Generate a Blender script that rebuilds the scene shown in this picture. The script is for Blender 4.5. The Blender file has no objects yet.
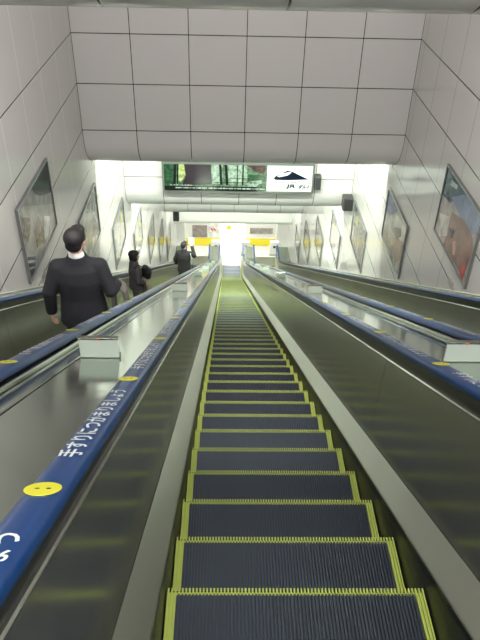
import bpy, bmesh, math, random
from mathutils import Vector, Matrix
random.seed(4)
S = bpy.context.scene
COL = S.collection
R = math.radians
PI = math.pi

# ------------------------------------------------------------------ helpers
def lin(c):
    c = c / 255.0
    return c / 12.92 if c <= .04045 else ((c + .055) / 1.055) ** 2.4
def rgb(r, g, b): return (lin(r), lin(g), lin(b), 1)

class MB:
    """collects polygons for ONE mesh object"""
    def __init__(s): s.v = []; s.f = []; s.m = []
    def poly(s, pts, m=0):
        n = len(s.v); s.v += [tuple(p) for p in pts]; s.f.append(tuple(range(n, n + len(pts)))); s.m.append(m)
    def box(s, x0, x1, y0, y1, z0, z1, m=0):
        n = len(s.v)
        s.v += [(x0,y0,z0),(x1,y0,z0),(x1,y1,z0),(x0,y1,z0),(x0,y0,z1),(x1,y0,z1),(x1,y1,z1),(x0,y1,z1)]
        for q in ((0,3,2,1),(4,5,6,7),(0,1,5,4),(1,2,6,5),(2,3,7,6),(3,0,4,7)):
            s.f.append(tuple(n + i for i in q)); s.m.append(m)
    def loft(s, rings, m=0, cap=True):
        n = len(s.v); k = len(rings[0])
        for r in rings: s.v += [tuple(p) for p in r]
        for i in range(len(rings) - 1):
            for j in range(k):
                a = n + i*k + j; b = n + i*k + (j+1) % k
                s.f.append((a, b, b + k, a + k)); s.m.append(m)
        if cap:
            s.f.append(tuple(n + j for j in reversed(range(k)))); s.m.append(m)
            s.f.append(tuple(n + (len(rings)-1)*k + j for j in range(k))); s.m.append(m)
    def ellipsoid(s, c, r, rot=None, m=0, nu=20, nv=12):
        rings = []
        for i in range(1, nv):
            t = PI * i / nv
            ring = []
            for j in range(nu):
                p = 2*PI*j/nu
                q = Vector((r[0]*math.sin(t)*math.cos(p), r[1]*math.sin(t)*math.sin(p), -r[2]*math.cos(t)))
                if rot: q = rot @ q
                ring.append(q + Vector(c))
            rings.append(ring)
        s.loft(rings, m)
    def tube(s, pts, rads, m=0, k=14, flat=1.0):
        pts = [Vector(p) for p in pts]
        if not hasattr(rads, '__len__'): rads = [rads]*len(pts)
        rings = []
        up = Vector((0,0,1))
        for i, p in enumerate(pts):
            d = (pts[min(i+1, len(pts)-1)] - pts[max(i-1, 0)]).normalized()
            a = d.cross(up)
            if a.length < .1: a = d.cross(Vector((0,1,0)))
            a.normalize(); b = d.cross(a).normalized()
            rings.append([p + (a*math.cos(2*PI*j/k) + b*math.sin(2*PI*j/k)*flat)*rads[i] for j in range(k)])
        s.loft(rings, m)
    def capsule(s, pts, rads, m=0):
        s.tube(pts, rads, m)
        for p, r in zip(pts, rads): s.ellipsoid(p, (r, r, r), None, m, 14, 8)
    def mesh(s, name, mats, smooth=False):
        me = bpy.data.meshes.new(name)
        me.from_pydata(s.v, [], s.f); me.update()
        for mm in (mats if isinstance(mats, (list, tuple)) else [mats]): me.materials.append(mm)
        me.polygons.foreach_set('material_index', s.m)
        bm = bmesh.new(); bm.from_mesh(me); bmesh.ops.recalc_face_normals(bm, faces=bm.faces); bm.to_mesh(me); bm.free()
        if smooth: me.polygons.foreach_set('use_smooth', [True]*len(me.polygons))
        return me

def link(name, me, parent=None, loc=(0,0,0)):
    o = bpy.data.objects.new(name, me); COL.objects.link(o); o.location = loc
    if parent: o.parent = parent
    return o
def obj(name, mb, mats, parent=None, loc=(0,0,0), smooth=False):
    return link(name, mb.mesh(name, mats, smooth), parent, loc)
def tag(o, label, cat, group=None):
    o['label'] = label; o['category'] = cat
    if group: o['group'] = group
    return o
def thing(name, label, cat, loc=(0,0,0), rz=0, group=None):
    o = bpy.data.objects.new(name, None); COL.objects.link(o); o.location = loc; o.rotation_euler = (0,0,rz)
    o.empty_display_size = .1
    return tag(o, label, cat, group)
def struct(name, mb, mats, label=None, smooth=False):
    o = obj(name, mb, mats, None, (0,0,0), smooth); o['kind'] = 'structure'
    if label: o['label'] = label; o['category'] = name.split('_')[0]
    return o
def bevel(o, w, n=2):
    b = o.modifiers.new('bevel', 'BEVEL'); b.width = w; b.segments = n; b.limit_method = 'ANGLE'
    return o

# ------------------------------------------------------------------ materials
def mat(name, col, rough=.5, metal=0, spec=.5, emit=0, coat=0):
    m = bpy.data.materials.new(name); m.use_nodes = True
    b = m.node_tree.nodes['Principled BSDF']
    b.inputs['Base Color'].default_value = col; b.inputs['Roughness'].default_value = rough
    b.inputs['Metallic'].default_value = metal; b.inputs['Specular IOR Level'].default_value = spec
    if coat: b.inputs['Coat Weight'].default_value = coat; b.inputs['Coat Roughness'].default_value = .08
    if emit:
        b.inputs['Emission Color'].default_value = col; b.inputs['Emission Strength'].default_value = emit
    return m
class NG:
    def __init__(s, m): s.t = m.node_tree; s.b = s.t.nodes['Principled BSDF']
    def n(s, t, **k):
        x = s.t.nodes.new(t)
        for a, v in k.items(): setattr(x, a, v)
        return x
    def l(s, a, b): s.t.links.new(a, b)
    def math(s, op, a, b=None):
        x = s.n('ShaderNodeMath', operation=op)
        for i, v in enumerate((a, b)):
            if v is None: continue
            if isinstance(v, (int, float)): x.inputs[i].default_value = v
            else: s.l(v, x.inputs[i])
        return x.outputs[0]
    def seam(s, co, off, pitch, w):
        a = s.math('DIVIDE', s.math('SUBTRACT', co, off), pitch)
        f = s.math('ABSOLUTE', s.math('SUBTRACT', s.math('FRACT', s.math('ADD', a, .5)), .5))
        return s.math('LESS_THAN', s.math('MULTIPLY', f, pitch), w)
    def mix(s, fac, a, b):
        x = s.n('ShaderNodeMix', data_type='RGBA')
        s.l(fac, x.inputs['Factor'])
        for k, v in (('A', a), ('B', b)):
            i = [q for q in x.inputs if q.name == k and q.type == 'RGBA'][0]
            if isinstance(v, tuple): i.default_value = v
            else: s.l(v, i)
        return [q for q in x.outputs if q.type == 'RGBA'][0]
def noise_bump(m, scale, dist, stretch=(1,1,1), strength=.3, rough_var=None):
    g = NG(m); tc = g.n('ShaderNodeNewGeometry'); mp = g.n('ShaderNodeMapping')
    mp.inputs['Scale'].default_value = stretch
    g.l(tc.outputs['Position'], mp.inputs['Vector'])
    nz = g.n('ShaderNodeTexNoise'); nz.inputs['Scale'].default_value = scale; nz.inputs['Detail'].default_value = 3
    g.l(mp.outputs[0], nz.inputs['Vector'])
    bp = g.n('ShaderNodeBump'); bp.inputs['Strength'].default_value = strength; bp.inputs['Distance'].default_value = dist
    g.l(nz.outputs['Fac'], bp.inputs['Height']); g.l(bp.outputs[0], g.b.inputs['Normal'])
    if rough_var:
        mr = g.n('ShaderNodeMapRange'); mr.inputs['To Min'].default_value = rough_var[0]; mr.inputs['To Max'].default_value = rough_var[1]
        g.l(nz.outputs['Fac'], mr.inputs['Value']); g.l(mr.outputs[0], g.b.inputs['Roughness'])
    return m

XL, XR, TILE = -2.945, 3.014, .9932
ROW0, ROWH = 13.92, .8385
def panel_mat(name, base, kind, rough=.13, row0=ROW0, rowh=ROWH):
    m = mat(name, base, rough, 0, .55)
    g = NG(m); geo = g.n('ShaderNodeNewGeometry'); sp = g.n('ShaderNodeSeparateXYZ'); g.l(geo.outputs['Position'], sp.inputs[0])
    x, y, z = sp.outputs
    dark = (.045, .043, .04, 1)
    mp = g.n('ShaderNodeMapping'); g.l(geo.outputs['Position'], mp.inputs['Vector'])
    nz = g.n('ShaderNodeTexNoise'); nz.inputs['Scale'].default_value = .9; nz.inputs['Detail'].default_value = 2
    g.l(mp.outputs[0], nz.inputs['Vector'])
    bp = g.n('ShaderNodeBump'); bp.inputs['Strength'].default_value = .12; bp.inputs['Distance'].default_value = .04
    g.l(nz.outputs['Fac'], bp.inputs['Height']); g.l(bp.outputs[0], g.b.inputs['Normal'])
    if kind == 'bulk':
        s1 = g.seam(x, XL, TILE, .007); s2 = g.seam(z, row0, rowh, .008)
        # no horizontal joint below the row line (the bullnose is one piece)
        s2 = g.math('MULTIPLY', s2, g.math('GREATER_THAN', z, row0 - .1))
        c = g.mix(g.math('MAXIMUM', s1, s2), base, dark)
    else:
        s2 = g.seam(z, row0, rowh, .009)
        s2 = g.math('MULTIPLY', s2, g.math('LESS_THAN', z, 16.1))
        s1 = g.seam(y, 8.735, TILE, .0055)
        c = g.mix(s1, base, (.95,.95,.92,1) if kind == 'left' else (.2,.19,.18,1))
        c = g.mix(s2, c, dark)
    g.l(c, g.b.inputs['Base Color'])
    return m
WALLC = (.66, .645, .62, 1)
M = {}
M['wallL'] = panel_mat('wall_panel_left', WALLC, 'left')
M['wallR'] = panel_mat('wall_panel_right', WALLC, 'right')
M['bulk1'] = panel_mat('bulkhead_panel', (.66,.64,.63,1), 'bulk', .22)
M['bulk2'] = panel_mat('bulkhead_panel_b', (.70,.70,.68,1), 'bulk', .22, 11.178, .84)
M['ceil'] = mat('ceiling_panel', (.7,.7,.68,1), .5)
M['floor'] = noise_bump(mat('floor_tile', (.62,.63,.58,1), .3), 6, .002)
M['pale'] = mat('pale_wall', (.78,.78,.74,1), .4)
M['yellow_band'] = mat('yellow_band', rgb(235,215,40), .4)
M['steel'] = noise_bump(mat('brushed_steel', (.40,.40,.37,1), .2, .9), 3, .004, (1,.6,.6), .10, (.15,.25))
M['steel_dark'] = mat('steel_dark', (.16,.16,.15,1), .35, 1)
M['steel_deck'] = noise_bump(mat('deck_steel', (.36,.41,.35,1), .12, 1), 2.2, .006, (1,.7,.7), .10, (.07,.16))
M['steel_inner'] = noise_bump(mat('inner_deck_steel', (.42,.45,.38,1), .3, 1), 5, .002, (1,.5,.5), .1, (.26,.36))
M['trim'] = mat('trim_steel', (.50,.52,.47,1), .2, 1)
M['black'] = mat('black_rubber', (.012,.012,.013,1), .45)
M['skirt'] = mat('skirt_black', (.015,.015,.016,1), .35)
M['tread'] = mat('step_tread', rgb(88,96,106), .4, .75)
M['riser'] = mat('step_riser', (.02,.02,.022,1), .5, .5)
M['yellow'] = mat('step_yellow', rgb(184,198,98), .55)
M['rail'] = mat('handrail_blue', rgb(12,58,114), .3, 0, .4)
M['letter'] = mat('lettering_white', rgb(222,230,228), .5)
M['dot'] = mat('sticker_yellow', rgb(214,210,48), .5)
M['ink'] = mat('ink_dark', (.02,.02,.025,1), .5)
M['plate'] = mat('stopper_plate', (.50,.57,.50,1), .25)
M['frame'] = mat('poster_frame', (.33,.34,.34,1), .35, .9)
M['glassy'] = None
def mottle(m, col, scale, lo=.6, hi=1.15, emit=False):
    g = NG(m); geo = g.n('ShaderNodeNewGeometry')
    nz = g.n('ShaderNodeTexNoise'); nz.inputs['Scale'].default_value = scale; nz.inputs['Detail'].default_value = 4; nz.inputs['Roughness'].default_value = .6
    g.l(geo.outputs['Position'], nz.inputs['Vector'])
    mr = g.n('ShaderNodeMapRange'); mr.inputs['From Min'].default_value = .35; mr.inputs['From Max'].default_value = .65
    g.l(nz.outputs['Fac'], mr.inputs['Value'])
    c = g.mix(mr.outputs[0], tuple(q*lo for q in col[:3]) + (1,), tuple(min(q*hi, 1) for q in col[:3]) + (1,))
    g.l(c, g.b.inputs['Base Color'])
    if emit: g.l(c, g.b.inputs['Emission Color'])
    return m
def pm(r, g, b, rough=.12): return mottle(mat('print', rgb(r,g,b), rough, 0, .6), rgb(r,g,b), 4.5)

# balustrade panels: fine upright joints every 2.4 m
g = NG(M['steel']); geo = g.n('ShaderNodeNewGeometry'); sp = g.n('ShaderNodeSeparateXYZ'); g.l(geo.outputs['Position'], sp.inputs[0])
g.l(g.mix(g.seam(sp.outputs[1], 2.86, 2.4, .004), (.46,.46,.43,1), (.12,.12,.11,1)), g.b.inputs['Base Color'])

# ------------------------------------------------------------------ escalator path
K = .57735
Z0 = 16.8164                      # nosing line height at Y = 0
CAMZ = 18.3
YE = 30.3                         # comb line at the foot
def zpath(y):
    a = Z0 - K*y
    return (a + math.sqrt(a*a + .10)) / 2 if y > 24 else a + .10/(4*a) if a > 1 else max(a, 0)
def tpath(y):
    e = 1e-3; dz = (zpath(y+e) - zpath(y-e)) / (2*e)
    L = math.hypot(1, dz); return 1/L, dz/L
YTOP = -3.9
def ysamples(y1):
    ys = [YTOP]
    y = 0
    while y < 24: ys.append(y); y += 4
    while y < y1 - .1: ys.append(y); y += .3
    return ys + [y1]
def frame_pt(x, v, y):
    ty, tz = tpath(y)
    return (x, y - tz*v, zpath(y) + ty*v)
def sweep(mb, prof, y1=31.0, m=0):
    """closed cross-section [(x, v)] carried along the slope"""
    mb.loft([[frame_pt(x, v, y) for x, v in prof] for y in ysamples(y1)], m)
SL = Vector((0, math.cos(R(30)), -.5)); SN = Vector((0, .5, math.cos(R(30))))

# ------------------------------------------------------------------ lettering
def text_mesh(body, width, height=None, name='lettering', material=None, shear=0, bold=0):
    cu = bpy.data.curves.new('t', 'FONT'); cu.body = body; cu.size = 1; cu.extrude = 0; cu.offset = bold; cu.shear = shear
    cu.resolution_u = 3
    o = bpy.data.objects.new('t', cu); COL.objects.link(o)
    dg = bpy.context.evaluated_depsgraph_get(); dg.update()
    me = bpy.data.meshes.new_from_object(o.evaluated_get(dg)); me.name = name
    bpy.data.objects.remove(o)
    xs = [v.co.x for v in me.vertices]; ys = [v.co.y for v in me.vertices]
    if not xs: return me
    sx = width / (max(xs) - min(xs)); sy = height / (max(ys) - min(ys)) if height else sx
    cx = (max(xs)+min(xs))/2; cy = (max(ys)+min(ys))/2
    for v in me.vertices: v.co = ((v.co.x-cx)*sx, (v.co.y-cy)*sy, 0)
    me.materials.clear(); me.materials.append(material or M['letter'])
    return me
LETTER = text_mesh('手すりにつかまりましょう', .72, .056, bold=.018)
def disc(r, n=24, z=0):
    return [(r*math.cos(2*PI*i/n), r*math.sin(2*PI*i/n), z) for i in range(n)]
mb = MB(); mb.loft([disc(.036, 24, 0), disc(.036, 24, .0012)], 0)
for sx in (-1, 1):
    mb.loft([[(x*.6, y + sx*.011, z) for x, y, z in disc(.005, 10, .0012)], [(x*.6, y + sx*.011, z) for x, y, z in disc(.005, 10, .0018)]], 1)
DOT = mb.mesh('dot_sticker', [M['dot'], M['ink']])

# ------------------------------------------------------------------ step (shared meshes)
HW, DEPTH, BORD, NOSE = .495, .40, .033, .024
NR = 74; PITCH = 2*HW/NR; RIB = PITCH*.46
def build_step():
    body = MB()
    body.box(-HW, HW, -DEPTH+.004, -.006, -.05, -.012)
    # curved riser under the nosing
    rings = []
    for t in range(6):
        a = t/5
        y = -.006 - .05*math.sin(a*PI/2)*a; z = -.012 - .23*a
        rings.append([(-HW, y, z), (HW, y, z), (HW, y-.02, z), (-HW, y-.02, z)])
    body.loft(rings)
    tr, yb = MB(), MB()
    for i in range(NR):
        x0 = -HW + i*PITCH + (PITCH-RIB)/2; x1 = x0 + RIB
        if x1 > HW - BORD or x0 < -HW + BORD:
            yb.box(x0, x1, -DEPTH+.002, 0, -.012, 0)
        else:
            tr.box(x0, x1, -DEPTH+.002, -NOSE, -.012, 0)
            yb.box(x0, x1, -NOSE, .0, -.012, 0)
    tr.box(-HW+BORD, HW-BORD, -DEPTH+.004, -NOSE, -.014, -.0115)
    yb.box(-HW, HW, -NOSE, -.012, -.014, -.011); yb.box(-HW, -HW+BORD, -DEPTH+.004, -NOSE, -.014, -.011); yb.box(HW-BORD, HW, -DEPTH+.004, -NOSE, -.014, -.011)
    return body.mesh('step', M['riser']), tr.mesh('tread', M['tread']), yb.mesh('yellow_border', M['yellow'])
STEP = build_step()

# ------------------------------------------------------------------ one balustrade side (meshes, mirrored by sign)
def side_meshes(s):
    def P(p): return [(s*x, v) for x, v in p]
    out = {}
    a = MB(); sweep(a, P([(.5005,-.30),(.515,-.30),(.515,.085),(.5005,.085)])); out['skirt_panel'] = (a.mesh('skirt_panel', M['skirt']), [])
    a = MB(); sweep(a, P([(.5005,.086),(.505,.092),(.600,.166),(.604,.16),(.604,.12),(.5005,.06)])); out['inner_deck'] = (a.mesh('inner_deck', M['steel_inner']), [])
    a = MB(); sweep(a, P([(.601,.12),(.616,.700),(.650,.700),(.650,.12)])); out['balustrade_panel'] = (a.mesh('balustrade_panel', M['steel']), [])
    a = MB(); sweep(a, P([(.608,.700),(.606,.708),(.610,.714),(.632,.714),(.632,.700)])); out['panel_trim'] = (a.mesh('panel_trim', M['trim']), [])
    a = MB(); sweep(a, P([(.618,.712),(.612,.782),(.650,.782),(.650,.700),(.632,.700)]))
    out['handrail_guide'] = (a.mesh('handrail_guide', M['steel_dark']), [])
    # handrail: along the slope, then round the newel at the foot
    prof = [(-.040,-.020),(-.040,-.004),(-.036,.008),(-.027,.015),(-.012,.018),(.012,.018),(.027,.015),(.036,.008),(.040,-.004),(.040,-.020),(.030,-.024),(-.030,-.024)]
    path = []
    for y in ysamples(30.95):
        p = frame_pt(0, .806, y); ty, tz = tpath(y); path.append((p[1], p[2], -tz, ty))
    yc, zc = path[-1][0], path[-1][1] - .30
    for i in range(1, 13):
        t = PI*i/12; path.append((yc + .30*math.sin(t), zc + .30*math.cos(t), math.sin(t), math.cos(t)))
    path.append((yc - .25, zc - .30, 0, -1))
    a = MB(); a.loft([[(s*.63 + dx, y + n*ny, z + n*nz) for dx, n in prof] for y, z, ny, nz in path])
    out['handrail'] = (a.mesh('handrail', M['rail'], True), [])
    a = MB()
    ring = [(yc, zc - .27)] + [(yc + .27*math.sin(PI*(1-i/16)), zc + .27*math.cos(PI*(1-i/16))) for i in range(17)] + [(yc, zc + .27)]
    a.loft([[(s*.61, y, z) for y, z in ring], [(s*.65, y, z) for y, z in ring]])
    out['newel'] = (a.mesh('newel', M['steel_deck']), [])
    return out
SIDES = {s: side_meshes(s) for s in (-1, 1)}
mb = MB(); mb.box(-.60, .60, 30.34, 31.2, -.02, .012)
for i in range(60): mb.box(-.49 + i*.0163, -.49 + i*.0163 + .008, 30.22, 30.34, -.006, .008)
COMB = mb.mesh('comb_plate', M['steel_inner'])

def rail_matrix(x, y, v, flip):
    p = Vector(frame_pt(x, v, y - .5*v))
    ex = -SL if flip else SL; ey = Vector((1,0,0)) if flip else Vector((-1,0,0))
    m = Matrix.Identity(4)
    for i in range(3): m[i][0], m[i][1], m[i][2], m[i][3] = ex[i], ey[i], SN[i], p[i]
    return m
def escalator(cx, label, phase, dots, nletters):
    e = thing('escalator', label, 'escalator', (cx, 0, 0), 0, 'parallel escalators')
    n = -13
    while phase + .4*n < YE - .02:
        y = phase + .4*n; n += 1
        if y - .4 < YTOP: continue
        st = link('step', STEP[0], e, (0, y, zpath(y)))
        link('tread', STEP[1], st); link('yellow_border', STEP[2], st)
    for s in (-1, 1):
        for nm, (me, _) in SIDES[s].items():
            o = link(nm, me, e)
            if nm == 'handrail':
                y = dots[s]
                while y > -.5: y -= .975
                k = 0
                while y < 26 and k < 24:
                    d = link('dot_sticker', DOT, o); d.matrix_local = rail_matrix(s*.63, y, .8245, s > 0)
                    t = link('lettering', LETTER, o); t.matrix_local = rail_matrix(s*.63, y + .487, .8255, s > 0)
                    y += .975; k += 1
                o['label'] = 'dark blue handrail with white lettering and yellow dots'
    link('comb_plate', COMB, e)
    return e
escalator(0, 'middle escalator seen from above between the two narrow steel decks, steps edged in yellow', 1.4718, {-1: .855, 1: 2.163-.975}, 1)
escalator(-1.8, 'escalator along the wall with the passengers in dark clothes riding down', 1.637, {-1: 1.0, 1: 2.126}, 1)
escalator(1.8, 'empty escalator along the wall with the blue and brown poster', 1.4718, {-1: 2.88, 1: 1.3}, 1)

# ------------------------------------------------------------------ decks between and beside the escalators
def deck(x0, x1, grooves, label, group):
    d = thing('steel_deck', label, 'deck', ((x0+x1)/2, 0, 0), 0, group)
    cx = (x0+x1)/2
    def P(p): return [(x - cx, v) for x, v in p]
    edges = [x0+.03] + grooves + [x1-.03]
    for a, b in zip(edges[:-1], edges[1:]):
        m = MB(); sweep(m, P([(a+.004,.70),(a+.004,.746),(a+.008,.75),(b-.008,.75),(b-.004,.746),(b-.004,.70)]), 30.95); obj('deck_plate', m, M['steel_deck'], d)
    m = MB(); sweep(m, P([(x0+.01,.66),(x0+.01,.712),(x1-.01,.712),(x1-.01,.66)]), 30.93); obj('deck_base', m, M['steel_dark'], d)
    for a, b in ((x0, x0+.03), (x1-.03, x1)):
        m = MB(); sweep(m, P([(a,.68),(a,.765),(a+.006,.772),(b-.006,.772),(b,.765),(b,.68)]), 30.95); obj('edge_strip', m, M['trim'], d)
    m = MB(); m.box(x0-cx, x1-cx, 30.9, 30.97, 0, .76); obj('end_plate', m, M['pale'], d)
    return d
deck(-1.14, -.66, [-1.01], 'narrow steel deck between the middle escalator and the passengers\' escalator', 'steel decks')
deck(.66, 1.14, [1.01], 'narrow steel deck between the middle escalator and the empty one', 'steel decks')
deck(XL+.004, -2.46, [], 'steel deck against the wall beside the passengers\' escalator', 'steel decks')
deck(2.46, XR-.004, [], 'steel deck against the wall beside the empty escalator', 'steel decks')

# stopper plates standing across the decks
ORD = ['nearest', 'second nearest', 'third nearest', 'fourth nearest', 'fifth nearest', 'farthest']
def stopper(x, y, label):
    t = thing('stopper_plate', label, 'stopper plate', frame_pt(x, .7502, y - .375), 0, 'stopper plates on the decks')
    t.rotation_euler = (0, 0, 0)
    m = MB(); m.box(-.097, .097, -.006, .006, -.012, .118); bevel(obj('plate', m, M['plate'], t), .003)
    m = MB(); m.box(-.099, .099, -.012, .012, .118, .130); bevel(obj('top_rail', m, M['trim'], t), .003)
    m = MB(); m.box(-.099, .099, -.012, .030, -.03, .010); obj('foot', m, M['steel_inner'], t)
    m = MB(); m.box(-.008, .008, -.0135, -.0115, .119, .128); o = obj('red_mark', m, mat('red_mark', rgb(190,70,50), .5), t)
for k in range(6):
    stopper(-.905, 2.60 + 4.95*k, ORD[k] + ' upright stopper plate on the deck beside the passengers\' escalator')
    stopper(.905, 2.57 + 4.85*k, ORD[k] + ' upright stopper plate on the deck beside the empty escalator')

# ------------------------------------------------------------------ room shell
YW = 32.4
for nm, x, m, sx in (('wall_left', XL, 'wallL', -1), ('wall_right', XR, 'wallR', 1)):
    b = MB(); b.box(min(x, x+sx*.2), max(x, x+sx*.2), -4.3, 37, -.3, 21); struct(nm, b, M[m])
b = MB(); b.box(XL-.2, XR+.2, -4.4, -4.1, 8, 21); struct('wall_back', b, M['pale'])
b = MB(); b.box(XL, XR, 30.95, 37, -.3, 0); struct('floor', b, M['floor'])
b = MB(); b.loft([[(XL, y, Z0-K*y-.62), (XR, y, Z0-K*y-.62), (XR, y, Z0-K*y-.9), (XL, y, Z0-K*y-.9)] for y in (YTOP, 28.6)]); struct('floor.001', b, M['steel_dark'], 'dark pit slab under the sloping escalators')

def bulkhead(name, Y, zc, r, ztop, m, label, thick=1.5):
    prof = [(Y, ztop)]
    for i in range(13):
        t = PI/2*i/12; prof.append((Y + r - r*math.cos(t), zc - r*math.sin(t)))
    prof += [(Y+thick, zc - r), (Y+thick, ztop)]
    b = MB(); b.loft([[(XL, y, z) for y, z in prof], [(XR, y, z) for y, z in prof]])
    o = struct(name, b, m, label, True)
    o.data.polygons.foreach_set('use_smooth', [len(p.vertices) == 4 for p in o.data.polygons])
    es = o.modifiers.new('split', 'EDGE_SPLIT'); es.split_angle = R(30)
    return o
bulkhead('trim_1', 3.4, 18.226, .7, 20.2, M['bulk1'], 'rounded panelled ceiling bulkhead at the very top edge of the view', .9)
bulkhead('trim_2', 11.975, 13.80, .7, 19.0, M['bulk1'], 'large panelled ceiling bulkhead with rounded lower edge', .9)
bulkhead('trim_3', 16.15, 10.85, .7, 15.0, M['bulk2'], 'white panelled ceiling bulkhead behind the lit sign', .9)
bulkhead('trim_4', 26.0, 5.55, .5, 12.2, M['bulk2'], 'far white ceiling bulkhead above the foot of the escalators', .7)
bulkhead('trim_5', 30.2, 2.70, .3, 7.2, M['pale'], 'rounded white lintel over the landing', .6)
for i, (y0, y1, z) in enumerate(((-4.3, 3.6, 20.0), (4.2, 12.2, 18.9), (12.8, 16.4, 14.9), (17, 26.2, 12.0), (26.6, 30.4, 7.0), (30.7, 37, 4.2))):
    b = MB(); b.box(XL, XR, y0, y1, z, z+.2); struct('ceiling' if i == 0 else 'ceiling.%03d' % i, b, M['ceil'])

# landing end wall with a bright passage
b = MB(); b.box(XL, -.62, YW, YW+.2, 0, 4.2); b.box(.78, XR, YW, YW+.2, 0, 4.2); b.box(-.62, .78, YW, YW+.2, 2.3, 4.2); struct('wall_end', b, M['pale'])
b = MB(); b.box(-.82, -.62, YW+.2, 37, 0, 2.5); b.box(.78, .98, YW+.2, 37, 0, 2.5); b.box(-.82, .98, 36.8, 37, 0, 2.5); struct('wall_passage', b, M['pale'])
b = MB(); b.box(-.82, .98, YW+.2, 37, 2.5, 2.6); struct('ceiling_passage', b, M['ceil'])
for i, (x0, x1) in enumerate(((XL, -.64), (.80, XR))):
    b = MB(); b.box(x0, x1, YW-.02, YW, .04, .46); o = struct('trim_%d' % (6+i), b, M['yellow_band'], 'yellow band along the foot of the landing wall')
for i, (x0, x1) in enumerate(((XL, -2.50), (2.42, XR))):
    b = MB(); b.box(x0, x1, 31.5, YW, 0, 4.2); struct('trim_%d' % (8+i), b, M['pale'], 'white pilaster at the corner of the landing')

def flat_sign(name, label, cat, polys, y, th=.03, frame=None, group=None):
    """upright panel facing the stairs: first polygon gives outline and thickness, the others lie on its face"""
    t = MB(); mats = []
    (c0, p0) = polys[0]
    t.loft([[(x, y, z) for x, z in p0], [(x, y+th, z) for x, z in p0]], 0); mats.append(c0)
    for i, (c, p) in enumerate(polys[1:]):
        t.poly([(x, y - .0012*(i+1), z) for x, z in p], i+1); mats.append(c)
    o = obj(name, t, mats); return tag(o, label, cat, group)
def rect(x0, x1, z0, z1): return [(x0,z0),(x1,z0),(x1,z1),(x0,z1)]
flat_sign('notice_board', 'plain grey-brown board on the landing wall behind the farthest man', 'board', [(pm(150,140,136,.4), rect(-2.15,-1.34,.52,1.25))], YW-.03)
flat_sign('notice_board', 'plain grey-brown board on the landing wall near the empty escalator', 'board', [(pm(160,150,146,.4), rect(1.0,2.25,.78,1.12))], YW-.03)
redm = pm(225,90,75,.4)
flat_sign('poster', 'white notice with red marks beside the grey-brown board', 'poster', [(pm(240,240,236,.4), rect(-1.28,-.72,.55,1.35)), (redm, [(-1.16,1.10),(-1.08,1.10),(-.98,.90),(-1.06,.90)]), (redm, [(-1.02,1.10),(-.94,1.10),(-.84,.92),(-.92,.92)]), (redm, rect(-1.14,-.9,.98,1.02))], YW-.03)
t = thing('hanging_sign', 'round yellow sign hanging in the bright passage mouth', 'sign', (-.148, YW+.1, 1.0))
m = MB(); m.loft([[(x, .0, y+.07) for x, y, z in disc(.13)], [(x, .03, y+.07) for x, y, z in disc(.13)]]); obj('disc', m, M['yellow_band'], t)
m = MB(); m.box(-.012, .012, .005, .025, .19, 1.30); obj('hanger', m, M['pale'], t)

# white boxes with dark windows at the foot of the decks
for x, lab in ((-.84, 'white control box with dark window at the foot of the deck nearest the passengers'), (.75, 'white control box with dark window in the middle of the landing'), (2.30, 'white control box with dark window below the empty escalator')):
    t = thing('control_box', lab, 'control box', (x, 31.45, 0), 0, 'control boxes on the landing')
    m = MB(); m.box(-.24, .24, -.12, .12, 0, .86); bevel(obj('housing', m, M['pale'], t), .05, 3)
    m = MB(); m.box(-.07, .07, -.128, -.1195, .48, .62); obj('window', m, M['ink'], t)
    m = MB(); m.box(-.25, .25, -.13, .13, 0, .1); obj('plinth', m, M['steel_inner'], t)

# ------------------------------------------------------------------ lit sign on the second bulkhead
YS = 15.92
def lit(r, g_, b, e=.08): 
    m = mat('backlit_print', rgb(r,g_,b), .2, 0, .5, e)
    return mottle(m, rgb(r,g_,b), 11, .35, 1.3, True) if max(r,g_,b) < 200 and max(r,g_,b) > 45 else m
t = thing('advert_sign', 'long backlit advertising sign, forest photo and white panel, on the white bulkhead', 'sign', (0, YS, 10.86))
def sign_part(name, polys, y, th=.01):
    mb = MB(); mats = []
    for i, (c, p) in enumerate(polys):
        if c not in mats: mats.append(c)
        k = mats.index(c)
        if i == 0: mb.loft([[(x, y, z-10.86) for x, z in p], [(x, y+th, z-10.86) for x, z in p]], k)
        else: mb.poly([(x, y - .0015*i, z-10.86) for x, z in p], k)
    return obj(name, mb, mats, t)
m = MB(); m.box(-1.93, 1.95, .02, .26, 0, .86); bevel(obj('housing', m, mat('sign_housing', (.20,.22,.20,1), .4, .6), t), .01)
m = MB(); m.box(-1.93, 1.95, -.012, .02, 0, .075); m.box(-1.93, 1.95, -.012, .02, .775, .86); m.box(-1.93, -1.885, -.012, .02, .075, .775); m.box(1.895, 1.95, -.012, .02, .075, .775)
obj('frame', m, mat('sign_frame', (.26,.29,.26,1), .4, .7), t)
G1, G2, DK, DK2, PALE, YEL, BRN, WH, NAVY = lit(44,74,52), lit(84,110,88), lit(22,28,26), lit(44,37,43), lit(132,152,136), lit(150,164,108), lit(72,56,54), lit(205,214,209,.15), lit(20,25,42)
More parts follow.
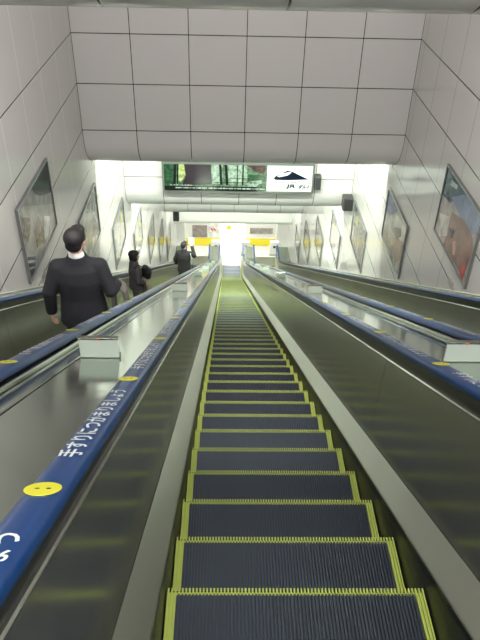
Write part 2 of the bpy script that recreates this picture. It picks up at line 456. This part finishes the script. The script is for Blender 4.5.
ph = [(G2, rect(-1.885,.74,10.935,11.64)), (G1, [(-1.885,11.64),(-1.57,11.64),(-1.614,11.10),(-1.885,11.02)]),
 (YEL, [(-1.50,11.64),(-1.36,11.64),(-1.351,11.353),(-1.459,11.161),(-1.521,11.214)]),
 (PALE, rect(-.70,-.40,11.12,11.64)), (PALE, rect(-.25,.23,11.11,11.64)),
 (DK2, [(-1.37,11.64),(-.69,11.64),(-.666,11.118),(-1.025,11.085),(-1.436,11.078),(-1.326,11.354)]),
 (DK, [(-1.625,11.64),(-1.555,11.64),(-1.60,11.04),(-1.667,11.04)]), (DK, [(-1.54,11.64),(-1.51,11.64),(-1.54,11.1),(-1.57,11.1)]),
 (DK, [(-.488,11.64),(-.425,11.64),(-.397,11.1),(-.461,11.1)]), (DK, [(-.349,11.64),(-.286,11.64),(-.243,11.1),(-.307,11.1)]),
 (DK, rect(.106,.14,11.1,11.64)), (DK, rect(-.03,-.01,11.1,11.64)),
 (BRN, [(.195,11.64),(.702,11.64),(.66,11.385),(.451,11.463)]), (G1, [(.24,11.40),(.72,11.38),(.73,11.2),(.26,11.22)]),
 (PALE, [(.206,11.131),(.306,11.215),(.612,11.248),(.62,11.055),(.234,11.049)]), (G1, [(.467,11.025),(.54,11.137),(.718,11.167),(.727,10.96)]),
 (DK, rect(-.6,.5,11.16,11.175)), (DK, rect(-.2,.3,11.28,11.29)),
 (DK, rect(-1.885,.50,10.935,11.06))]
random.seed(2)
CAP = lit(150,160,150,.05)
x = -1.60
while x < .68:                      # small white caption line
    w_ = random.uniform(.05, .16); ph.append((CAP, rect(x, min(x+w_, .70), 10.995, 11.03))); x += w_ + .022
x = -1.74
while x < -1.15:
    w_ = random.uniform(.03, .08); ph.append((CAP, rect(x, x+w_, 11.085, 11.115))); x += w_ + .03
sign_part('forest_photo', ph, YS-.006)
wp = [(WH, rect(.74,1.895,10.935,11.64)),
 (NAVY, [(.905,11.293),(.965,11.362),(1.091,11.400),(1.237,11.510),(1.392,11.474),(1.577,11.382),(1.815,11.272),(1.33,11.245),(.945,11.248)]),
 (lit(205,212,216), [(.99,11.35),(1.09,11.385),(1.235,11.50),(1.36,11.455),(1.27,11.38),(1.05,11.325)]),
 (NAVY, [(1.135,11.46),(1.25,11.495),(1.31,11.47),(1.18,11.445)])]
x = .95
while x < 1.82:
    w_ = random.uniform(.02, .07); wp.append((NAVY, rect(x, x+w_, 11.180, 11.196))); x += w_ + .02
wpo = sign_part('white_panel', wp, YS-.006)
for body, x, w_, h_, sh in (('JR', 1.352, .25, .13, .1), ('ダルト', 1.70, .30, .12, .35)):
    o = link('lettering', text_mesh(body, w_, h_, 'lettering', NAVY, sh, .025), wpo, (x, YS-.034, 11.082-10.86)); o.rotation_euler = (R(90),0,0)
    if body == 'JR': o.data = o.data.copy()
wpo.parent = t
# wpo vertices are expressed in y absolute: shift children of the sign so y is relative to the thing
for ch in list(t.children):
    if ch.name.split('.')[0] in ('forest_photo', 'white_panel'): ch.location.y = -YS
# speaker beside the sign, wall boxes
def wall_box(x, y, z, w, d, h, label, facing, mname=None):
    b = thing('wall_speaker', label, 'speaker', (x, y, z))
    m = MB(); m.box(-w/2, w/2, -d/2, d/2, 0, h); bevel(obj('cabinet', m, mat('speaker_grey', (.055,.06,.06,1), .5), b), .015)
    m = MB(); m.box(-w/2+.03, w/2-.03, -d/2-.008, -d/2+.002, .03, h-.03); obj('grille', m, mat('grille', (.03,.033,.033,1), .7), b)
    return b
wall_box(2.055, 16.03, 10.98, .17, .24, .36, 'dark rounded speaker box next to the long sign', 0)
wall_box(XR-.135, 15.92, 10.46, .26, .3, .36, 'dark grey speaker box on the wall in front of the white bulkhead', 0)
wall_box(-2.50, 26.45, 4.62, .26, .28, .435, 'small dark speaker box hung under the far bulkhead beyond the passengers', 0)

# ------------------------------------------------------------------ posters on the side walls
FR = .035
def poster(side, k, label, bg, polys):
    y0, z0 = 7.60 + 3.09*k, 13.37 - 1.783*k
    Wd, H = 1.70, 1.11
    X = XL if side < 0 else XR; s = -side         # s: direction out of the wall
    t = thing('framed_poster', label, 'poster', (X, y0, z0), 0, 'framed posters on the walls')
    def bx(m, a, b, c, d, e, f): m.box(min(s*a, s*b), max(s*a, s*b), c, d, e, f)
    m = MB()
    bx(m, .002, .045, 0, Wd, 0, FR); bx(m, .002, .045, 0, Wd, H-FR, H); bx(m, .002, .045, 0, FR, FR, H-FR); bx(m, .002, .045, Wd-FR, Wd, FR, H-FR)
    bevel(obj('frame', m, M['frame'], t), .006)
    m = MB(); bx(m, .002, .028, FR, Wd-FR, FR, H-FR); mats = [bg]
    for i, (c, p) in enumerate(polys):
        m.poly([(s*(.0285 + .0006*i), min(max(y-y0, FR), Wd-FR), min(max(z-z0, FR), H-FR)) for y, z in p], i+1); mats.append(c)
    obj('picture', m, mats, t)
    return t
def generic(side, k, pal):
    y0, z0 = 7.60 + 3.09*k, 13.37 - 1.783*k
    def q(u, v): return (y0+u*1.7, z0+v*1.11)
    rn = random.Random(k*7 + (side > 0))
    out = [(pal[0], [q(0,.62), q(1,.70), q(1,1), q(0,1)]), (pal[1], [q(.1,.1), q(.35,.05), q(.45,.5), q(.3,.68), q(.12,.5)]),
           (pal[2], [q(.5,.08), q(.85,.12), q(.8,.55), q(.66,.62), q(.52,.4)]), (pal[3], [q(.62,.62), q(.78,.6), q(.8,.78), q(.7,.84), q(.6,.76)]),
           (pal[4], [q(.05,.03), q(.95,.03), q(.95,.1), q(.05,.1)])]
    return out
c = pm
dk = c(52,52,56); 
poster(-1, 0, 'framed poster with dark top and dark zigzag corner, nearest on the passengers\' side wall', c(158,158,148),
 [(c(130,130,124), [(7.63,14.45),(9.27,14.45),(9.27,13.75),(7.9,14.38)]), (dk, [(9.27,14.45),(8.35,14.45),(8.445,14.30),(8.70,14.15),(9.189,13.97),(9.27,13.98)]),
  (c(112,102,86), [(7.76,14.3),(8.066,14.129),(8.033,13.996),(7.799,13.90),(7.644,14.15)]), (c(122,100,80), [(8.43,13.989),(8.533,13.779),(8.507,13.55),(8.15,13.62),(8.127,13.885)]),
  (c(222,226,215), [(8.698,13.837),(8.993,13.687),(8.762,13.50),(8.523,13.53)]), (c(60,64,76), [(7.614,13.776),(8.028,13.564),(7.86,13.43),(7.64,13.43)]),
  (c(170,172,170), [(7.66,13.71),(7.98,13.53),(7.96,13.51),(7.65,13.67)]), (c(170,172,170), [(7.66,13.60),(7.9,13.48),(7.89,13.46),(7.65,13.56)])])
poster(1, 0, 'framed poster with reddish-brown figure and blue sleeve, nearest on the empty escalator\'s wall', c(172,166,160),
 [(c(80,92,112), [(9.27,14.44),(8.734,14.44),(8.34,14.44),(8.869,14.049),(9.278,14.0)]), (c(120,136,168), [(8.85,14.15),(8.34,14.44),(7.66,14.44),(7.662,14.20),(7.95,14.0)]),
  (c(134,96,86), [(8.71,13.983),(8.182,14.12),(7.802,14.10),(7.657,13.955),(7.75,13.45),(8.75,13.43)]), (c(208,206,196), [(9.193,13.724),(8.744,13.886),(8.691,13.6),(9.024,13.42)]),
  (c(58,68,96), [(8.684,13.737),(8.438,13.836),(8.497,13.66)]), (c(196,86,72), [(7.932,13.444),(7.848,13.657),(7.72,13.608),(7.75,13.42)]),
  (c(196,146,132), [(8.415,13.669),(8.305,13.731),(8.219,13.551),(8.329,13.487)]), (c(196,198,206), [(9.0,14.36),(8.7,14.40),(8.72,14.33),(9.0,14.27)])])
poster(1, 1, 'framed poster with violet top and brown figure, second on the empty escalator\'s wall', c(176,172,160),
 [(c(126,128,164), [(12.36,12.64),(11.806,12.66),(11.468,12.62),(11.982,12.255),(12.38,12.2)]), (c(205,204,190), [(11.6,12.5),(10.75,12.62),(10.74,12.3),(11.3,12.1)]),
  (c(96,84,76), [(11.574,12.23),(11.1,12.45),(10.98,12.34),(11.317,12.1)]), (c(146,112,96), [(11.185,12.2),(10.821,12.30),(10.799,11.95),(11.072,11.70),(11.469,11.86)]),
  (c(96,102,92), [(11.978,11.70),(11.469,11.86),(11.254,11.68),(11.461,11.62)])])
poster(-1, 1, 'framed poster with smoky grey picture, second on the passengers\' side wall', c(166,168,160),
 [(c(132,136,138), [(12.2,12.67),(11.2,12.67),(11.326,12.55),(12.141,12.2)]), (c(176,176,160), [(11.031,12.58),(11.615,12.354),(11.726,11.95),(11.0,12.1)]),
  (c(120,116,108), [(11.896,12.254),(12.175,11.934),(11.973,11.76),(11.662,11.85)]), (c(206,206,196), [(10.75,12.2),(11.0,12.05),(11.0,11.8),(10.75,11.75)])])
cols = {-1: ['pale picture and yellow patch', 'grey picture', 'dim grey picture', 'brownish picture', 'dark picture'], 1: ['grey and yellow picture', 'yellow patch', 'pale picture', 'grey picture', 'dim picture']}
ordn = ['third', 'fourth', 'fifth', 'sixth', 'seventh']
for side in (-1, 1):
    for k in range(2, 7):
        if 13.37 - 1.783*k < 2.0: continue
        pal = [c(122,126,120), c(124,114,98), c(116,112,106), c(190,184,70) if k in (2,3) else c(150,140,130), c(84,88,84)]
        poster(side, k, 'framed poster with %s, %s along the %s wall' % (cols[side][k-2], ordn[k-2], "passengers' side" if side < 0 else "empty escalator's"), c(140,141,134), generic(side, k, pal))
# small info plates low on the wall under the nearest posters
for side, (y, z) in ((-1, (8.28, 13.02)), (1, (8.18, 13.02))):
    X = XL if side < 0 else XR; s = -side
    t = thing('info_plate', 'small grey info plate low on the wall under the %s poster' % ('dark-topped' if side < 0 else 'reddish-brown'), 'plate', (X, y, z))
    m = MB(); m.box(min(0, s*.012), max(0, s*.012), -.12, .12, 0, .13); obj('plate', m, pm(176,176,168,.4), t)
    for i in range(3):
        m = MB(); m.box(min(s*.012, s*.0135), max(s*.012, s*.0135), -.10, .10, .025+.033*i, .037+.033*i); obj('printed_line', m, pm(110,110,104,.5), t)

# ------------------------------------------------------------------ people
def remesh(mb, name, material, voxel, smooth_it=4, scale=1.0):
    me = bpy.data.meshes.new('tmp'); me.from_pydata(mb.v, [], mb.f); me.update()
    bm = bmesh.new(); bm.from_mesh(me); bmesh.ops.recalc_face_normals(bm, faces=bm.faces); bm.to_mesh(me); bm.free()
    o = bpy.data.objects.new('tmp', me); COL.objects.link(o)
    r = o.modifiers.new('r', 'REMESH'); r.mode = 'VOXEL'; r.voxel_size = voxel; r.use_smooth_shade = True
    if smooth_it:
        sm = o.modifiers.new('s', 'SMOOTH'); sm.factor = .5; sm.iterations = smooth_it
    dg = bpy.context.evaluated_depsgraph_get(); dg.update()
    out = bpy.data.meshes.new_from_object(o.evaluated_get(dg)); out.name = name
    bpy.data.objects.remove(o); bpy.data.meshes.remove(me)
    out.materials.clear(); out.materials.append(material)
    for v in out.vertices: v.co *= scale
    out.polygons.foreach_set('use_smooth', [True]*len(out.polygons))
    return out
def ell_ring(cx, cy, z, rx, ry, k=28):
    return [(cx + rx*math.cos(2*PI*j/k), cy + ry*math.sin(2*PI*j/k), z) for j in range(k)]
SKIN = mat('skin', rgb(214,168,142), .5)
SKIN.node_tree.nodes['Principled BSDF'].inputs['Subsurface Weight'].default_value = .08
HAIR = noise_bump(mat('hair_black', (.012,.011,.012,1), .6), 60, .004, (1,1,.25), .6)
def hand(mb, w, d, palm_n, side, curl=.5):
    """w wrist point, d direction of the forearm, palm_n direction the palm faces"""
    w = Vector(w); d = Vector(d).normalized(); n = Vector(palm_n); n = (n - d*n.dot(d)).normalized(); a = d.cross(n)*side
    mb.capsule([w - d*.06, w + d*.01], [.026, .024])
    for q in (-.024, -.008, .008, .024): mb.capsule([w + d*.01 + a*q*.6, w + d*.085 + a*q], [.013, .0115])
    for q, L in ((-.030, .062), (-.010, .078), (.010, .084), (.030, .074)):
        p0 = w + d*.083 + a*q; ang = curl
        p1 = p0 + (d*math.cos(ang*.5) + n*math.sin(ang*.5))*L*.45
        p2 = p1 + (d*math.cos(ang*1.3) + n*math.sin(ang*1.3))*L*.33
        p3 = p2 + (d*math.cos(ang*2) + n*math.sin(ang*2))*L*.25
        mb.capsule([p0, p1, p2, p3], [.0095, .009, .0082, .0072])
    t0 = w + d*.025 + a*.024; t1 = t0 + (d*.7 + a*.6 + n*.25).normalized()*.038; t2 = t1 + (d*.9 + a*.15 + n*.4).normalized()*.032
    mb.capsule([t0, t1, t2], [.013, .0105, .0088])
def person(label, loc, rz, height, arms, jacket_m, trouser_m, hair='short', head_turn=0, female=False, hem=.80, feet=((-.10,.0),(.10,.06)), bulk=1.0, white=False):
    sc = height/1.75
    P = thing('person', label, 'person', loc, rz, 'people riding down'); P.scale = (bulk, bulk, 1)
    wsc = .9 if female else 1.0
    shx = .175*wsc
    # body: one surface (head, neck, trunk, limbs), hands in finer mesh joined to it
    b = MB()
    hr = Matrix.Rotation(head_turn, 3, 'Z')
    def H(x, y, z): q = hr @ Vector((x, y, 0)); return (q.x, q.y, z)
    b.ellipsoid(H(0,-.004,1.655), (.074,.094,.095), hr); b.ellipsoid(H(0,.028,1.577), (.055,.062,.062), hr)
    b.capsule([H(0,.088,1.648), H(0,.106,1.612)], [.009,.014])
    for s in (-1, 1):
        b.ellipsoid(H(s*.076,-.005,1.622), (.012,.020,.031), hr)
        b.capsule([H(s*.022,.088,1.565), H(0,.094,1.566)], [.008,.008])
        b.ellipsoid(H(s*.032,.078,1.632), (.014,.010,.010), hr)
    b.capsule([(0,-.018,1.42), H(0,-.008,1.57)], [.060,.052])
    b.loft([ell_ring(0,0,z,rx*wsc,ry) for z, rx, ry in ((.86,.15,.10),(.95,.165,.115),(1.08,.14,.10),(1.25,.165,.11),(1.38,.17,.09),(1.46,.09,.06))])
    for i, s in enumerate((-1, 1)):
        fx, fy = feet[i]
        kn = (s*.10, .02 + fy*.5, .49)
        b.capsule([(s*.09,0,.90), kn, (fx, fy, .09)], [.082,.056,.042])
        b.capsule([(fx, fy-.02, .05), (fx, fy+.13, .035)], [.036,.032])
    for s, (el, wr, pn, cu) in arms.items():
        b.capsule([(s*shx,0,1.40), el, wr], [.050,.040,.028])
    body = remesh(b, 'body', SKIN, .010, 3, sc)
    h = MB()
    for s, (el, wr, pn, cu) in arms.items():
        hand(h, wr, Vector(wr) - Vector(el), pn, s, cu)
    hm = remesh(h, 'hands', SKIN, .0042, 1, sc)
    bm = bmesh.new(); bm.from_mesh(body); bm.from_mesh(hm); bm.to_mesh(body); bm.free()
    body.polygons.foreach_set('use_smooth', [True]*len(body.polygons))
    bodyo = link('body', body, P)
    e = MB()
    for s in (-1, 1): e.ellipsoid(H(s*.032,.084,1.634), (.011,.008,.007), hr)
    for v in range(len(e.v)): e.v[v] = tuple(q*sc for q in e.v[v])
    obj('eyes', e, M['ink'], P, smooth=True)
    # hair
    a = MB()
    if hair == 'short':
        a.ellipsoid(H(0,-.022,1.676), (.086,.098,.090), hr); a.ellipsoid(H(0,-.062,1.62), (.070,.048,.062), hr)
        for s in (-1, 1): a.ellipsoid(H(s*.072,.012,1.668), (.018,.038,.045), hr)
        a.ellipsoid(H(.02,.045,1.722), (.062,.052,.040), hr)
    else:
        a.ellipsoid(H(0,-.020,1.678), (.094,.106,.094), hr); a.ellipsoid(H(0,-.055,1.60), (.090,.062,.085), hr)
        for s in (-1, 1): a.ellipsoid(H(s*.078,.002,1.610), (.024,.056,.080), hr)
        a.ellipsoid(H(0,.062,1.71), (.070,.045,.040), hr)
    link('hair', remesh(a, 'hair', HAIR, .009, 2, sc), P)
    # jacket
    a = MB(); hw = .205*wsc
    a.loft([ell_ring(0,-.005,z,rx*wsc,ry) for z, rx, ry in ((hem,.215,.155),(hem+.14,.205,.148),(1.08,.186,.132),(1.26,.208,.138),(1.365,.195,.118),(1.425,.135,.09),(1.465,.095,.082),(1.502,.079,.073))])
    a.capsule([(-shx,0,1.385), (0,0,1.41), (shx,0,1.385)], [.064,.066,.064])
    for s, (el, wr, pn, cu) in arms.items():
        d = (Vector(wr) - Vector(el)).normalized(); cuff = Vector(wr) - d*.005
        a.capsule([(s*shx,0,1.378), el], [.074,.060]); a.tube([Vector(el) - d*.03, Vector(el), cuff], [.058,.061,.050]); a.ellipsoid(el, (.062,.062,.062))
    link('jacket', remesh(a, 'jacket', jacket_m, .011, 4, sc), P)
    a = MB()
    a.loft([[(p[0]*1.0, p[1]-.012, p[2] + (.018 if p[1] < 0 else -.02)) for p in ell_ring(0,0,z,r,r*.94)] for z, r in ((1.455,.070),(1.522,.063))])
    for v in range(len(a.v)): a.v[v] = tuple(q*sc for q in a.v[v])
    obj('collar', a, mat('shirt_white', (.8,.8,.8,1), .6) if white else jacket_m, P, smooth=True)
    # trousers, shoes
    a = MB()
    a.loft([ell_ring(0,0,z,rx*wsc,ry) for z, rx, ry in ((.80,.165,.118),(.90,.175,.128),(1.02,.155,.115))])
    for i, s in enumerate((-1, 1)):
        fx, fy = feet[i]
        a.tube([(s*.088,0,.90), (s*.10,.02+fy*.5,.49), (fx,fy-.01,.075)], [.095,.074,.068])
    link('trousers', remesh(a, 'trousers', trouser_m, .011, 3, sc), P)
    for i, s in enumerate((-1, 1)):
        fx, fy = feet[i]; a = MB()
        a.capsule([(fx,fy-.03,.042),(fx,fy+.06,.040),(fx,fy+.15,.034)], [.046,.046,.040]); a.box(fx-.042, fx+.042, fy-.075, fy+.18, 0, .02)
        link('shoe', remesh(a, 'shoe', M['black'], .008, 2, sc), P)
    return P
SUIT = noise_bump(mat('suit_charcoal', (.013,.014,.018,1), .85), 7, .02, (1,1,.6), .3)
COAT = noise_bump(mat('coat_dark', (.075,.07,.075,1), .75), 14, .02, (1,1,.5), .4)
BLK = noise_bump(mat('cloth_black', (.012,.012,.012,1), .8), 14, .02, (1,1,.5), .4)
GRN = mat('trousers_grey_green', (.12,.13,.105,1), .8)
def tread_z(phase, n): return zpath(phase + .4*n)

# the man in a suit
zt = tread_z(1.637, 9)
man_loc = Vector((-1.60, 5.12, zt))
person('man in dark suit with white collar, seen from behind, nearest of the passengers', man_loc, R(4), 1.76,
  {-1: ((-.265,-.05,1.15), (-.285,.0,.89), (1,.3,0), .55), 1: ((.255,-.06,1.15), (.29,.15,1.08), (0,.2,-1), .7)}, SUIT, SUIT, 'short', R(-7), feet=((-.10,-.02),(.10,.0)), bulk=1.05, white=True)
t = thing('folded_coat', 'grey-brown coat draped over the suited man\'s forearm', 'coat', man_loc + Vector((.315,.12,1.06)))
a = MB()
for i in range(7):
    y = -.04 + .022*i
    for j in (0, 1):
        a.capsule([(-.052+.10*j + .01*math.sin(i*2), y, .0), (-.06+.125*j, y + .012*math.sin(i*1.7+j), -.16), (-.055+.125*j, y + .02*math.sin(i+j), -.30 + .03*math.sin(i*2.3))], [.016,.017,.014])
    a.capsule([(-.052, y, .0), (0, y, .062), (.048, y, .0)], [.014,.014,.014])
link('cloth', remesh(a, 'cloth', noise_bump(mat('coat_brown', (.13,.12,.105,1), .85), 20, .01), .008, 3), t)

# the woman with the bags
zt = tread_z(1.637, 24)
wl = Vector((-2.04, 11.05, zt))
person('woman with short black hair in dark jacket turned sideways, holding bags', wl, R(-62), 1.58,
  {-1: ((-.235,-.02,1.13), (-.16,.18,1.02), (.8,.2,-.5), .9), 1: ((.235,-.03,1.12), (.17,.13,1.00), (-.8,.2,-.4), .9)}, COAT, GRN, 'bob', R(-18), True, .86)
t = thing('shoulder_bag', 'bulging black shoulder bag held in front of the woman', 'bag', wl, R(-62))
a = MB(); a.ellipsoid((.03,.215,1.10), (.17,.085,.11)); a.ellipsoid((.03,.21,1.02), (.16,.08,.07)); link('bag_body', remesh(a, 'bag_body', BLK, .008, 3), t)
a = MB(); a.tube([(.13,.20,1.16), (.17,.12,1.27), (.15,.02,1.352), (.14,-.06,1.30), (.16,.02,1.12), (.17,.15,1.06)], .011); obj('strap', a, M['black'], t, smooth=True)
t = thing('tote_bag', 'grey tote bag with beige handles hanging from the woman\'s hand', 'bag', wl + Vector((.20,.04,.42)), R(-62))
a = MB(); a.loft([[(-.16,-.05,0),(.16,-.05,0),(.16,.05,0),(-.16,.05,0)], [(-.18,-.06,.14),(.18,-.06,.14),(.18,.06,.14),(-.18,.06,.14)], [(-.17,-.02,.30),(.17,-.02,.30),(.17,.02,.30),(-.17,.02,.30)]])
bevel(obj('bag_body', a, mat('tote_grey', (.16,.165,.14,1), .8), t), .02, 3)
for y in (-.018, .018):
    a = MB(); a.tube([(-.09,y,.29), (-.06,y,.44), (0,y*.4,.50), (.06,y,.44), (.09,y,.29)], .009); obj('handle', a, mat('handle_beige', (.42,.36,.26,1), .7), t, smooth=True)

# the man at the foot
zt = tread_z(1.637, 42)
fl = Vector((-1.62, 18.33, zt))
person('man in black with one arm raised, farthest down the passengers\' escalator', fl, R(-6), 1.88,
  {-1: ((-.27,.0,1.16), (-.25,.10,.94), (1,.2,0), .6), 1: ((.29,.14,1.22), (.19,.30,1.47), (0,1,.3), .9)}, BLK, BLK, 'short', R(-10), hem=.78)
t = thing('paper_sheet', 'white paper held up by the farthest man', 'paper', fl + Vector((.22,.37,1.63)))
a = MB(); a.loft([[(-.09+.18*i/6, .015*math.sin(i), -.02), (-.09+.18*i/6, .015*math.sin(i)+.003, -.02), (-.09+.18*i/6, .015*math.sin(i+1)+.003, .20), (-.09+.18*i/6, .015*math.sin(i+1), .20)] for i in range(7)])
obj('sheet', a, mat('paper_white', (.85,.85,.83,1), .6), t)
t = thing('shoulder_bag', 'black bag hanging at the farthest man\'s side', 'bag', fl + Vector((.31,-.02,.72)))
a = MB(); a.ellipsoid((0,.02,.14), (.09,.16,.16)); link('bag_body', remesh(a, 'bag_body', BLK, .01, 3), t)
a = MB(); a.tube([(0,-.08,.26), (-.06,-.12,.58), (-.10,-.08,.80), (-.09,.06,.80), (-.04,.15,.56), (0,.12,.26)], .012); obj('strap', a, mat('strap_grey', (.3,.3,.3,1), .6), t, smooth=True)

# ------------------------------------------------------------------ lamps: fluorescent fittings behind each bulkhead, plus an added fill row on the back wall
TUBE = mat('tube_glow', (1,1,.95,1), .5, emit=6)
HOUS = mat('lamp_housing', (.75,.75,.73,1), .4)
m = MB(); m.box(-.62, .62, -.06, .06, -.06, 0); HM = m.mesh('housing', HOUS)
m = MB(); m.tube([(-.6,0,-.085), (.6,0,-.085)], .016); TM = m.mesh('tube', TUBE)
def fitting(x, y, z, where, wm=0):
    f = thing('fluorescent_light', 'fluorescent ceiling light hidden behind the %s' % where, 'light', (x, y, z), 0, 'fluorescent lights behind the bulkheads: ' + where)
    if wm: f.rotation_euler = (PI/2, 0, 0)
    link('housing', HM, f); link('tube', TM, f)
def area(x, y, z, sx, sy, power, col=(1,.98,.93), tilt=0):
    l = bpy.data.lights.new('lamp', 'AREA'); l.shape = 'RECTANGLE'; l.size = sx; l.size_y = sy; l.energy = power; l.color = col
    o = bpy.data.objects.new('lamp', l); COL.objects.link(o); o.location = (x, y, z); o.rotation_euler = (tilt, 0, 0)
    return o
G = (.93,1,.88)
# y, z, power, where, colour, tilt of the light, wall mounted?
LROWS = [(-1.0, 20.0, 300, 'ceiling over the camera', (1,.97,.96), .4, 0), (-4.1, 17.0, 330, 'camera, an unseen fill light added on the back wall', (1,.96,.96), 1.72, 1),  # back wall row is an unseen fill, added to brighten the first bulkhead's underside
         (4.3, 17.72, 225, 'first bulkhead', (1,.955,.935), 1.0, 1), (12.875, 13.55, 470, 'large bulkhead', G, .95, 1),
         (17.05, 10.6, 400, 'sign bulkhead', G, .8, 1), (22.0, 12.0, 360, 'sign bulkhead farther back', G, 0, 0),
         (27.2, 7.0, 420, 'far bulkhead', (.95,1,.9), 0, 0), (31.4, 4.2, 150, 'lintel over the landing', (1,1,.94), 0, 0)]
for y, z, pw, where, colr, tl, wm in LROWS:
    for x in (-1.95, .03, 2.0):
        fitting(x, y, z, where, wm)
    area(.03, y + (.14 if wm else 0), z - (0 if wm else .13), 5.4, .12, pw, colr, tl)
for y in (33.6, 35.4):
    fitting(.08, y, 2.5, 'mouth of the bright passage')
    area(.08, y, 2.36, 1.1, .15, 65, (1,1,.95))

w = bpy.data.worlds.new('World'); S.world = w; w.use_nodes = True
w.node_tree.nodes['Background'].inputs[0].default_value = (.5,.5,.5,1); w.node_tree.nodes['Background'].inputs[1].default_value = .05

# ------------------------------------------------------------------ camera
f_, pitch, yaw, roll = 666.09, R(35.8075), R(1.5216), R(1.4669)
fwd = Vector((math.sin(yaw)*math.cos(pitch), math.cos(yaw)*math.cos(pitch), -math.sin(pitch)))
right = Vector((math.cos(yaw), -math.sin(yaw), 0)); up = right.cross(fwd)
ex = right*math.cos(roll) + up*math.sin(roll); ey = -right*math.sin(roll) + up*math.cos(roll)
cd = bpy.data.cameras.new('camera'); cam = bpy.data.objects.new('camera', cd); COL.objects.link(cam)
mw = Matrix.Identity(4)
for i in range(3): mw[i][0], mw[i][1], mw[i][2] = ex[i], ey[i], -fwd[i]
mw[0][3], mw[1][3], mw[2][3] = -.281, 0, CAMZ
cam.matrix_world = mw
cd.sensor_fit = 'VERTICAL'; cd.sensor_height = 24; cd.lens = f_/640*24; cd.clip_start = .05; cd.clip_end = 200
S.camera = cam
vs = S.view_settings; vs.view_transform = 'Standard'; vs.look = 'None'; vs.gamma = 1; vs.exposure = 0; vs.use_curve_mapping = False
